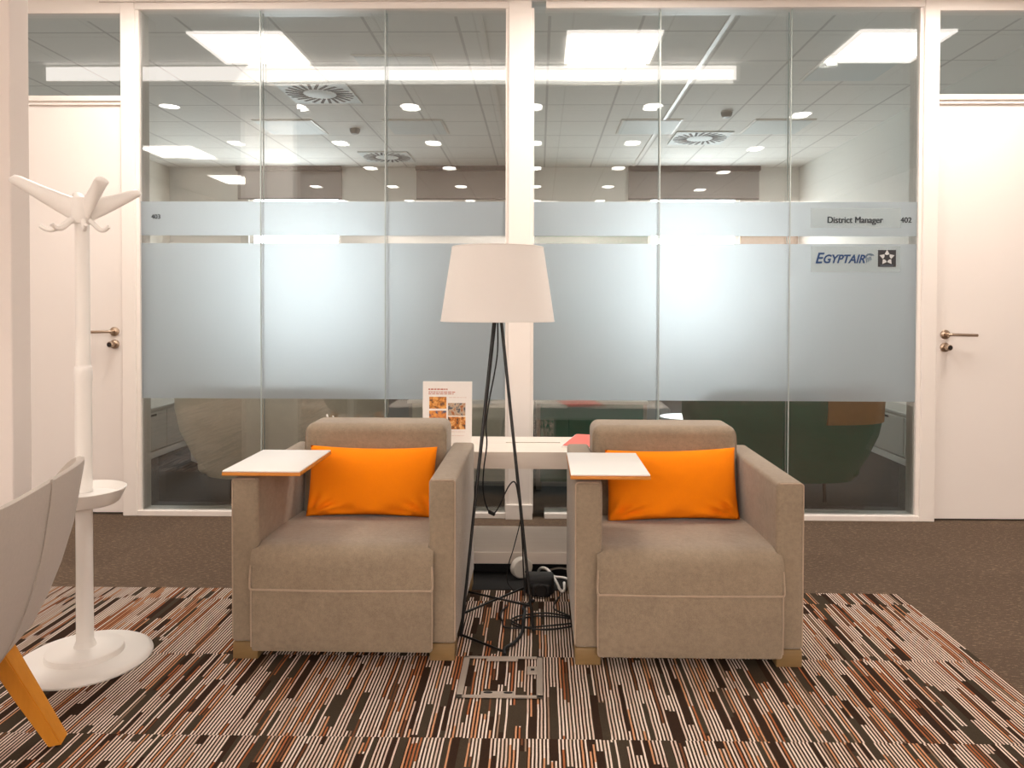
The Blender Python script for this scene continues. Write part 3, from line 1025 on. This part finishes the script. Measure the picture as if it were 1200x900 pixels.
# illegible heading lines, drawn as broken word strokes
def strokes(x0, x1, z, h, seed, mat, name):
    rr = random.Random(seed)
    bm = new()
    x = x0
    while x < x1 - 0.004:
        L = min(rr.uniform(0.006, 0.018), x1 - x)
        box(bm, x, x + L, -0.0011, -0.0004, z - h / 2, z + h / 2)
        x += L + 0.0032
    mesh_obj(name, bm, mat, sh)
tx = lambda px: -W2 + (px - 115) / 575 * 2 * W2
tz = lambda py: HH - (py - 78) / 728 * HH
strokes(tx(180), tx(410), tz(170), 0.0062, 3, M['rust_ink'], 'heading')
strokes(tx(182), tx(500), tz(203), 0.0040, 4, M['rust_ink'], 'heading_line')
strokes(tx(182), tx(490), tz(224), 0.0036, 5, M['rust_ink'], 'heading_line')
strokes(tx(420), tx(625), tz(265), 0.0026, 6, M['faint_ink'], 'small_print')
strokes(tx(420), tx(610), tz(665), 0.0024, 8, M['faint_ink'], 'small_print')
strokes(tx(420), tx(600), tz(710), 0.0024, 9, M['faint_ink'], 'small_print')
for k, (a, b, c, d) in enumerate(((192, 258, 392, 396), (412, 330, 614, 478), (192, 420, 392, 556), (412, 490, 616, 636))):
    o = mesh_obj('photo', box(new(), tx(a), tx(c), -0.0012, -0.0003, tz(d), tz(b)), PIC[k], sh)
o = tag(mesh_obj('cup', lathe(new(), [(0, 0.0), (0.030, 0.0), (0.030, 0.118), (0.026, 0.128), (0, 0.131)], 28, (-0.500, 3.41, 0.553)), M['white'], None, 40), 'small white lidded cup in front of the printed sheet, mostly hidden by the armchair back', 'cup')
for k, (p0, p1, lab) in enumerate((((-0.945, 3.44, 0.553), (-0.978, 3.42, 0.700), 'thin white stick above the left armchair back, the left of two'),
                                   ((-0.925, 3.44, 0.553), (-0.950, 3.42, 0.694), 'thin white stick above the left armchair back, the right of two'))):
    d = Vector(p1) - Vector(p0)
    p1 = Vector(p0) + d
    tag(mesh_obj('white_stick', tube(new(), [p0, p1], 0.0042, 10), M['white'], None, 40), lab, 'stick', 'two white sticks on the console')
fo = thing('folder', 'red paper folder lying on the console beside the right armchair back', 'folder', (0.265, 3.54, 0.5535), -0.25)
mesh_obj('pages', box(new(), -0.125, 0.125, -0.165, 0.155, 0.0, 0.010), M['paper'], fo)
mesh_obj('cover', box(new(), -0.12, 0.13, -0.16, 0.16, 0.0102, 0.0125), M['red_paper'], fo)

# ------------------------------------------------------------------ floor lamp
LX, LY = -0.160, 2.87
lamp = thing('floor_lamp', 'floor lamp with white drum shade on thin black legs between the armchairs', 'lamp', (LX, LY, 0))
bm = new()
zb, zt, rb, rt = 1.143, 1.424, 0.2185, 0.1755
lathe(bm, [(rb, zb), (rt, zt), (rt - 0.003, zt), (rb - 0.003, zb), (rb, zb)], 96)
sd = mesh_obj('lamp_shade', bm, M['shade'], lamp, 40)
for r, z in ((rb - 0.001, zb), (rt - 0.001, zt)):
    bm = new()
    tube(bm, [(r * math.cos(2 * PI * k / 64), r * math.sin(2 * PI * k / 64), z) for k in range(65)], 0.0028, 6)
    mesh_obj('shade_rim', bm, M['white'], sd, 60)
bm = lathe(new(), [(0, 1.156), (0.020, 1.156), (0.022, 1.150), (0.022, 1.138), (0, 1.138)], 24)
lathe(bm, [(0, 1.23), (0.016, 1.23), (0.018, 1.15), (0, 1.15)], 20)
mesh_obj('lamp_holder', bm, M['black'], lamp, 40)
bm = lathe(new(), [(0, 1.33)] + [(0.032 * math.cos(a), 1.295 + 0.035 * math.sin(a)) for a in [PI / 2 - 0.2 - k * 0.25 for k in range(11)]] + [(0.014, 1.23), (0, 1.23)], 24)
mesh_obj('bulb', bm, M['white'], lamp, 60)
FT = {'fl': (-0.279, 2.674), 'bl': (-0.304, 3.072), 'br': (-0.039, 3.140), 'fr': (-0.018, 2.724)}
top = {'fl': (-0.014, -0.008), 'bl': (-0.010, 0.008), 'br': (0.014, 0.008), 'fr': (0.014, -0.008)}
P3 = {}
for k, (x, y) in FT.items():
    a = (top[k][0], top[k][1], 1.142); b = (x - LX, y - LY, 0.007)
    P3[k] = (Vector(a), Vector(b))
    bm = tube(new(), [a, b], 0.0058, 10)
    mesh_obj('leg', bm, M['black'], lamp, 60)
at_ = lambda k, z: P3[k][0].lerp(P3[k][1], (1.142 - z) / (1.142 - 0.007))
for a, b in ((at_('br', 0.02), at_('fl', 0.085)), (at_('bl', 0.02), at_('fr', 0.095)), (at_('fl', 0.012), Vector((-0.125 - LX, 2.555 - LY, 0.010)))):
    mesh_obj('brace', tube(new(), [a, b], 0.0045, 8), M['black'], lamp, 60)
# flex: from the holder down inside the legs, looping behind
L = lambda x, y, z: (x - LX, y - LY, z)
bm = tube(new(), [(0, 0, 1.14), (0, 0, 1.03), L(-0.172, 2.87, 0.94), L(-0.190, 2.88, 0.85), L(-0.206, 2.9, 0.74), L(-0.203, 2.9, 0.66), L(-0.215, 2.9, 0.56), L(-0.218, 2.92, 0.47), L(-0.205, 2.95, 0.40), L(-0.185, 2.95, 0.375), L(-0.16, 2.95, 0.40), L(-0.12, 2.95, 0.485), L(-0.095, 2.96, 0.50), L(-0.082, 2.98, 0.44), L(-0.074, 3.0, 0.36), L(-0.066, 3.02, 0.24), L(-0.06, 3.04, 0.09), L(-0.055, 3.02, 0.012)], 0.0028, 8, 6)
fx = mesh_obj('flex', bm, M['rubber'], lamp, 60)
bm = tube(new(), [L(-0.197, 2.945, 0.385), L(-0.176, 2.955, 0.372)], 0.0075, 10)
mesh_obj('inline_switch', bm, M['rubber'], fx, 60)
bm = tube(new(), [L(-0.072, 3.0, 0.34), L(-0.085, 3.02, 0.28), L(-0.105, 3.04, 0.20), L(-0.125, 3.06, 0.13), L(-0.13, 3.08, 0.06), L(-0.10, 3.10, 0.008)], 0.0020, 8, 6)
mesh_obj('thin_flex', bm, M['rubber'], lamp, 60)

# cables and plugs on the floor
def cable(name, pts, r, mat, lab, sub=8):
    return tag(mesh_obj(name, tube(new(), pts, r, 8, sub), mat, None, 60), lab, 'cable')
coil = []
for k in range(0, 26):
    a = k / 12 * 2 * PI
    coil.append((0.022 + 0.115 * math.cos(a) + 0.010 * math.sin(k * 1.7), 2.79 + (0.062 + 0.012 * (k // 12)) * math.sin(a), 0.010 + 0.006 * (k // 12)))
path = [(-0.12, 2.95, 0.009), (-0.145, 2.88, 0.009), (-0.135, 2.80, 0.009), (-0.10, 2.74, 0.009)] + coil + [(0.06, 2.93, 0.010), (0.09, 3.06, 0.010)]
cable('black_cable', path, 0.0032, M['rubber'], 'black cable looped on the striped carpet between the armchairs', 4)
cable('floor_box_cable', [(-0.02, 3.00, 0.012), (-0.06, 2.93, 0.01), (-0.05, 2.86, 0.026), (-0.055, 2.76, 0.036), (-0.06, 2.70, 0.010), (-0.085, 2.62, 0.010), (-0.115, 2.56, 0.016), (-0.115, 2.528, 0.010)], 0.0060, M['rubber'], 'short black cable running into the floor box', 6)
o = thing('power_adapter', 'black power adapter lying below the edge of the console', 'adapter', (0.005, 3.10, 0.004))
mesh_obj('body', box(box(new(), -0.060, 0.060, -0.030, 0.055, 0.0, 0.075, 0.014, 3), -0.035, 0.045, -0.05, 0.0, 0.0, 0.05, 0.010, 3), M['rubber'], o, 50)
mesh_obj('socket_face', lathe(new(), [(0, 0.006), (0.022, 0.006), (0.027, 0.0), (0, 0.0)], 24, (0.005, -0.050, 0.028), axis='y'), M['dark'], o, 40)
o = thing('plug_adapter', 'pale rounded plug adapter standing under the console beside the lamp leg', 'plug', (-0.075, 3.27, 0.0), 0.5)
bm = new()
lathe(bm, [(0, 0.016), (0.044, 0.016), (0.050, 0.010), (0.050, -0.010), (0.044, -0.016), (0, -0.016)], 32, (0, 0, 0.0515), axis='y')
for v in bm.verts:
    v.co.z = 0.0515 + (v.co.z - 0.0515) * 0.92
    if v.co.z < 0.012: v.co.z = max(v.co.z, 0.0055)
mesh_obj('body', bm, M['cabinet'], o, 45)
mesh_obj('pin', tube(new(), [(0.012, -0.016, 0.035), (0.012, -0.034, 0.035)], 0.004, 10), M['dark'], o, 40)
WP = [(0.035, 3.27, 0.046), (0.055, 3.21, 0.045), (0.076, 3.15, 0.032), (0.090, 3.115, 0.014), (0.102, 3.105, 0.010), (0.110, 3.13, 0.010), (0.111, 3.20, 0.010)]
cable('white_cable', [(0.0, 3.34, 0.012), (0.012, 3.31, 0.035)] + WP, 0.0062, M['white'], 'thick white cable curling out from under the console by the right armchair')
cable('white_cable', [(0.04, 3.28, 0.02), (0.075, 3.24, 0.022), (0.11, 3.235, 0.02), (0.15, 3.22, 0.014), (0.20, 3.23, 0.012)], 0.0050, M['white'], 'second white cable lying behind the thick one under the console')
cable('grey_cable', [(0.04, 3.345, 0.012), (0.09, 3.325, 0.030), (0.14, 3.315, 0.028), (0.20, 3.335, 0.012)], 0.0042, M['grey_metal'], 'pale grey cable farthest back in the dark under the console')

# floor box
fb = thing('floor_box', 'square grey floor socket box with carpet inlay in front of the lamp', 'floor box', (-0.118, 2.385, 0.004))
bm = new()
h = 0.133
for a, b, c, d in ((-h, h, -h, -h + 0.012), (-h, h, h - 0.010, h), (-h, -h + 0.020, -h, h), (h - 0.020, h, -h, h)):
    box(bm, a, b, c, d, 0, 0.005, 0.001, 1)
mesh_obj('box_frame', bm, M['grey_metal'], fb, 40)
mesh_obj('cable_flap', box(new(), -0.055, 0.050, h - 0.032, h - 0.006, 0.002, 0.008, 0.001, 1), M['grey_metal'], fb, 40)
bm = new()
box(bm, -0.058, 0.046, -h + 0.010, -h + 0.030, 0.001, 0.007, 0.001, 1)
fl = mesh_obj('cable_flap', bm, M['grey_metal'], fb, 40)
bm = new()
for x in (-0.036, 0.026):
    lathe(bm, [(0, 0.0085), (0.014, 0.0085), (0.014, 0.006), (0, 0.006)], 16, (x, -h + 0.020, 0))
    bmesh.ops.scale(bm, vec=(1, 1, 1), verts=bm.verts[:])
for v in bm.verts:
    v.co.y = -h + 0.020 + (v.co.y + h - 0.020) * 0.35
mesh_obj('cable_notch', bm, M['slot'], fl, 40)
lt = mesh_obj('latch', box(new(), 0.082, 0.116, 0.012, 0.058, 0.002, 0.0075, 0.001, 1), M['grey_metal'], fb, 40)
mesh_obj('latch_hole', box(new(), 0.094, 0.106, 0.029, 0.041, 0.007, 0.0085), M['slot'], lt)

# ------------------------------------------------------------------ coat stand
cs = thing('coat_stand', 'white coat stand with curved arms on a round base by the left door', 'coat stand', (-1.527, 2.474, 0.0012))
bm = lathe(new(), [(0, 0.026), (0.10, 0.026), (0.19, 0.022), (0.204, 0.014), (0.207, 0.006), (0.204, 0.0), (0, 0)], 72)
bs = mesh_obj('base', bm, M['white'], cs, 40)
bm = lathe(new(), [(0, 0.050), (0.040, 0.050), (0.112, 0.047), (0.117, 0.043), (0.119, 0.022), (0, 0.022)], 56)
mesh_obj('weight_ring', bm, M['white'], bs, 40)
bm = lathe(new(), [(0.036, 0.046), (0.031, 0.060), (0.0265, 0.070), (0.0255, 0.30), (0.0255, 0.935), (0.0265, 0.940), (0.0265, 0.990), (0.0225, 0.995), (0.0215, 1.50)], 32)
mesh_obj('pole', bm, M['white'], cs, 35)
bm = lathe(new(), [(0.0268, 0.943), (0.0275, 0.945), (0.0275, 0.985), (0.0268, 0.987)], 32)
mesh_obj('joint_sleeve', bm, M['white'], cs, 30)
bm = lathe(new(), [(0.027, 0.528), (0.098, 0.530), (0.106, 0.536), (0.128, 0.580), (0.125, 0.582), (0.106, 0.556), (0.080, 0.558), (0.055, 0.568), (0.027, 0.570)], 56)
ty = mesh_obj('umbrella_tray', bm, M['white'], cs, 40)
bm = lathe(new(), [(0, 1.465), (0.026, 1.468), (0.032, 1.480), (0.033, 1.515), (0.030, 1.550), (0.022, 1.558), (0, 1.560)], 32)
mesh_obj('hub', bm, M['white'], cs, 50)
def coat_arm(az, length, rise, w0, w1, tw, h1=0.010):
    d = Vector((math.cos(az), math.sin(az), 0))
    pts = []
    for k in range(15):
        t = k / 14
        r = 0.012 + (length - 0.012) * t
        z = 1.512 + rise * t - 0.004 * math.sin(t * PI)
        if t > 0.85:
            z -= 0.012 * ((t - 0.85) / 0.15) ** 2
        pts.append(d * r + Vector((0, 0, z)))
    def sec(i, t):
        hgt = (0.038 * (1 - t) + h1 * t)
        wid = w0 * (1 - t) + w1 * t
        if t > 0.93:
            k = math.sqrt(max(0.05, 1 - ((t - 0.93) / 0.075) ** 2)); hgt *= k; wid *= k
        a = tw * t
        out = []
        for q in range(16):
            th = 2 * PI * q / 16
            x, y = wid * math.cos(th), hgt * math.sin(th)
            out.append((x * math.cos(a) - y * math.sin(a), x * math.sin(a) + y * math.cos(a)))
        return out
    bm = new()
    sweep(bm, pts, sec)
    mesh_obj('coat_arm', bm, M['white'], cs, 60)
coat_arm(PI + 0.10, 0.228, 0.112, 0.013, 0.020, 0.15, 0.015)
coat_arm(PI - 0.95, 0.175, 0.080, 0.013, 0.020, -0.2)
coat_arm(-0.48, 0.118, 0.102, 0.011, 0.024, 0.1, 0.012)
coat_arm(0.30, 0.180, 0.074, 0.013, 0.014, 0.15, 0.012)
def hook(az, ln):
    d = Vector((math.cos(az), math.sin(az), 0))
    pts = [d * r * ln + Vector((0, 0, z)) for r, z in ((0.12, 1.492), (0.35, 1.474), (0.60, 1.452), (0.74, 1.445), (0.88, 1.448), (1.0, 1.458))]
    mesh_obj('coat_hook', tube(new(), pts, 0.0085, 10, 4, r1=0.0065), M['white'], cs, 60)
hook(PI + 0.25, 0.125); hook(PI + 1.1, 0.10); hook(-0.9, 0.085); hook(-0.15, 0.10)

# ------------------------------------------------------------------ shell chair in the foreground
CH = thing('shell_chair', 'pale grey upholstered shell chair with oak legs at the left edge', 'chair', (-1.574, 1.755, 0), 0)
Fv = Vector((-0.966, -0.259, 0)); Sv = Vector((-0.259, 0.966, 0))
def shell_profile():
    N = 64
    rings = []
    A, B = 0.44, 0.365
    for k in range(N + 1):
        th = math.radians(-205 + 230 * k / N)        # -90 deg is the middle of the back
        c, s = math.cos(th), math.sin(th)
        e = 2 / 4.6
        u = A * math.copysign(abs(c) ** e, c)
        v = B * math.copysign(abs(s) ** e, s)
        fr = max(0.0, min(1.0, (v + 0.345) / 0.22))     # 0 at the back, 1 at the arm tips
        fr = fr * fr * (3 - 2 * fr)
        ztop = 0.755 - 0.175 * fr
        rings.append((u, v, ztop))
    return rings
bm = new()
R_ = []
for u, v, zt in shell_profile():
    col = []
    prof = [(0.30, 0.245), (0.48, 0.254), (0.61, 0.285), (0.71, 0.33), (0.79, 0.395), (0.86, 0.47), (0.93, 0.57)]
    for q, z in prof:
        zz = 0.245 + (z - 0.245) * (zt - 0.245) / 0.50
        col.append((u * q, v * q, zz))
    col.append((u * 0.995, v * 0.995, zt - 0.012))
    col.append((u * 0.992, v * 0.992, zt - 0.003))
    col.append((u * 0.972, v * 0.972, zt))
    col.append((u * 0.945, v * 0.945, zt - 0.004))
    col.append((u * 0.935, v * 0.935, zt - 0.02))
    for q, z in ((0.86, 0.58), (0.80, 0.48), (0.74, 0.42)):
        zz = 0.245 + (z - 0.245) * (zt - 0.245) / 0.50
        col.append((u * q, v * q, zz))
    R_.append([bm.verts.new((Sv * a + Fv * b).to_tuple()[:2] + (c,)) for a, b, c in col])
for A_, B_ in zip(R_, R_[1:]):
    for i in range(len(A_)):
        j = (i + 1) % len(A_)
        bm.faces.new((A_[i], A_[j], B_[j], B_[i]))
bm.faces.new(R_[0]); bm.faces.new(R_[-1][::-1])
shl = mesh_obj('shell', bm, M['shell'], CH, 50)
# stitched seam down the middle of the back
mid = [(0.0, -0.365 * q, 0.245 + (z - 0.245) * 1.0) for q, z in ((0.485, 0.254), (0.615, 0.285), (0.715, 0.33), (0.795, 0.395), (0.865, 0.47), (0.934, 0.57), (0.999, 0.742), (0.985, 0.754))]
bm = tube(new(), [(Sv * a + Fv * b).to_tuple()[:2] + (c,) for a, b, c in mid], 0.0016, 6, 5)
mesh_obj('seam', bm, M['shell'], shl, 60)
bm = new()
lathe(bm, [(0, 0.43), (0.26, 0.43), (0.29, 0.415), (0.29, 0.39), (0.22, 0.33), (0, 0.32)], 40)
for v in bm.verts:
    a, b = v.co.x * 1.02, v.co.y * 0.88
    p = Sv * a + Fv * b
    v.co.x, v.co.y = p.x, p.y
mesh_obj('seat', bm, M['shell'], CH, 50)
for su, fv in ((0.17, -0.318), (-0.17, -0.318), (0.24, 0.30), (-0.24, 0.30)):
    p0 = Sv * su * 0.90 + Fv * fv * 0.55 + Vector((0, 0, 0.30))
    p1 = Sv * su + Fv * fv
    dd = (p1 - p0).normalized()
    bm = new()
    sweep(bm, [p0, p0.lerp(p1, 0.5), p1], lambda i, t: [(x * (0.034 - 0.009 * t), y * (0.022 - 0.004 * t)) for x, y in ((1, 1), (-1, 1), (-1, -1), (1, -1))], up=Vector((Fv.x, Fv.y, 0)))
    bmesh.ops.bevel(bm, geom=[e for e in bm.edges], offset=0.003, segments=2, affect='EDGES')
    for v in bm.verts:
        v.co.z = max(v.co.z, 0.004)
    lg = mesh_obj('leg', bm, M['oak'], CH, 40)
    lg['label'] = 'tapered oak leg'

# ------------------------------------------------------------------ signs on the glass
GY = G0 - 0.0052
def sign(name, lab, x, z):
    return thing(name, lab, 'sign', (x, GY, z))
s = tag(mesh_obj('room_number', text_bm('403', 0.036, (-2.191, GY, 1.709), thick=0.0010), M['ink']), 'black room number 403 at the top left of the left glass', 'sign')
s = tag(mesh_obj('room_number', text_bm('402', 0.042, (2.060, GY, 1.694), thick=0.0011), M['ink']), 'black room number 402 at the top right of the right glass', 'sign')
pl = tag(mesh_obj('name_plate', box(new(), 1.526, 2.030, GY - 0.001, GY, 1.652, 1.762), M['plate']), 'clear plate reading District Manager on the right glass', 'sign')
mesh_obj('lettering', text_bm('District Manager', 0.0500, (1.774, GY - 0.0022, 1.694), bold=0.0, sx=0.92, thick=0.0013), M['ink'], pl)
pl = tag(mesh_obj('airline_plate', box(new(), 1.530, 2.030, GY - 0.001, GY, 1.402, 1.548), M['plate']), 'clear plate with blue airline name and dark star square on the right glass', 'sign')
E_ = text_bm('E', 0.084, (1.571, GY - 0.0022, 1.478), bold=0.0016, shear=0.30, sx=0.95)
merge(E_, text_bm('GYPTAIR', 0.066, (1.594, GY - 0.0022, 1.474), bold=0.0016, shear=0.30, align='LEFT', sx=0.90, spacing=1.0))
mesh_obj('lettering', E_, M['blue_ink'], pl)
# crested falcon-head emblem: brow, beak and striped cape
bm = new()
cx_, cz_ = 1.856, 1.478
def pp(*q):
    return [(cx_ + a * 0.001, cz_ + b * 0.001) for a, b in q]
poly_wall(bm, pp((-24, 6), (-20, 20), (-8, 29), (8, 30), (22, 25), (30, 17), (20, 18), (10, 16), (2, 20), (-8, 18), (-14, 10), (-15, 0)), GY - 0.0018)
for k in range(4):
    x0 = -20 + k * 8
    poly_wall(bm, pp((x0, 2 + k * 3), (x0 + 5, 4 + k * 3), (x0 + 8, -20 + k * 5), (x0 + 5, -26 + k * 5)), GY - 0.0018)
mesh_obj('emblem', bm, M['grey_ink'], pl)
bm = new()
sx_, sz_, hs = 1.955, 1.480, 0.050
sq = mesh_obj('star_square', box(bm, sx_ - hs, sx_ + hs, GY - 0.0018, GY - 0.0010, sz_ - 0.047, sz_ + 0.047), M['logo_dark'], pl)
bm = new()
for k in range(5):
    a = PI / 2 + k * 2 * PI / 5
    ra = lambda r, da: (sx_ + r * math.cos(a + da), sz_ + 0.004 + r * math.sin(a + da))
    poly_wall(bm, [ra(0.044, 0), ra(0.0245, 0.58), ra(0.0165, 0.26), ra(0.0165, -0.26), ra(0.0245, -0.58)], GY - 0.0026)
mesh_obj('star_points', bm, M['logo_light'], sq)
bm = new()
for k in range(8):
    box(bm, sx_ - 0.036 + k * 0.0092, sx_ - 0.036 + k * 0.0092 + 0.006, GY - 0.0026, GY - 0.0018, sz_ - 0.041, sz_ - 0.0375)
mesh_obj('caption', bm, M['grey_ink'], sq)

# ------------------------------------------------------------------ world, camera, colour
w = bpy.data.worlds.new('world')
S.world = w
w.use_nodes = True
w.node_tree.nodes['Background'].inputs[0].default_value = (0.8, 0.9, 1, 1)
w.node_tree.nodes['Background'].inputs[1].default_value = 0.3

cam = bpy.data.cameras.new('camera')
co = link(bpy.data.objects.new('camera', cam))
S.camera = co
cam.sensor_width = 36
cam.lens = 875 / 1200 * 36
cam.shift_x = -0.015106
cam.shift_y = -0.061044
cam.clip_start = 0.02
R = Matrix.Rotation(0.0158, 3, 'Z') @ Matrix.Rotation(PI / 2 - 0.0169, 3, 'X') @ Matrix.Rotation(0.003, 3, 'Z')
co.matrix_world = Matrix.Translation((0, 0, 1.19)) @ R.to_4x4()

S.view_settings.view_transform = 'Standard'
S.view_settings.look = 'None'
S.view_settings.gamma = 1
S.view_settings.exposure = 0.68
try:
    S.view_settings.use_curve_mapping = False
except Exception:
    pass
S.cycles.max_bounces = 14
S.cycles.diffuse_bounces = 5
S.cycles.glossy_bounces = 6
S.cycles.transmission_bounces = 10
S.cycles.transparent_max_bounces = 24
S.cycles.sample_clamp_indirect = 6
S.cycles.caustics_refractive = True
S.cycles.use_denoising = True
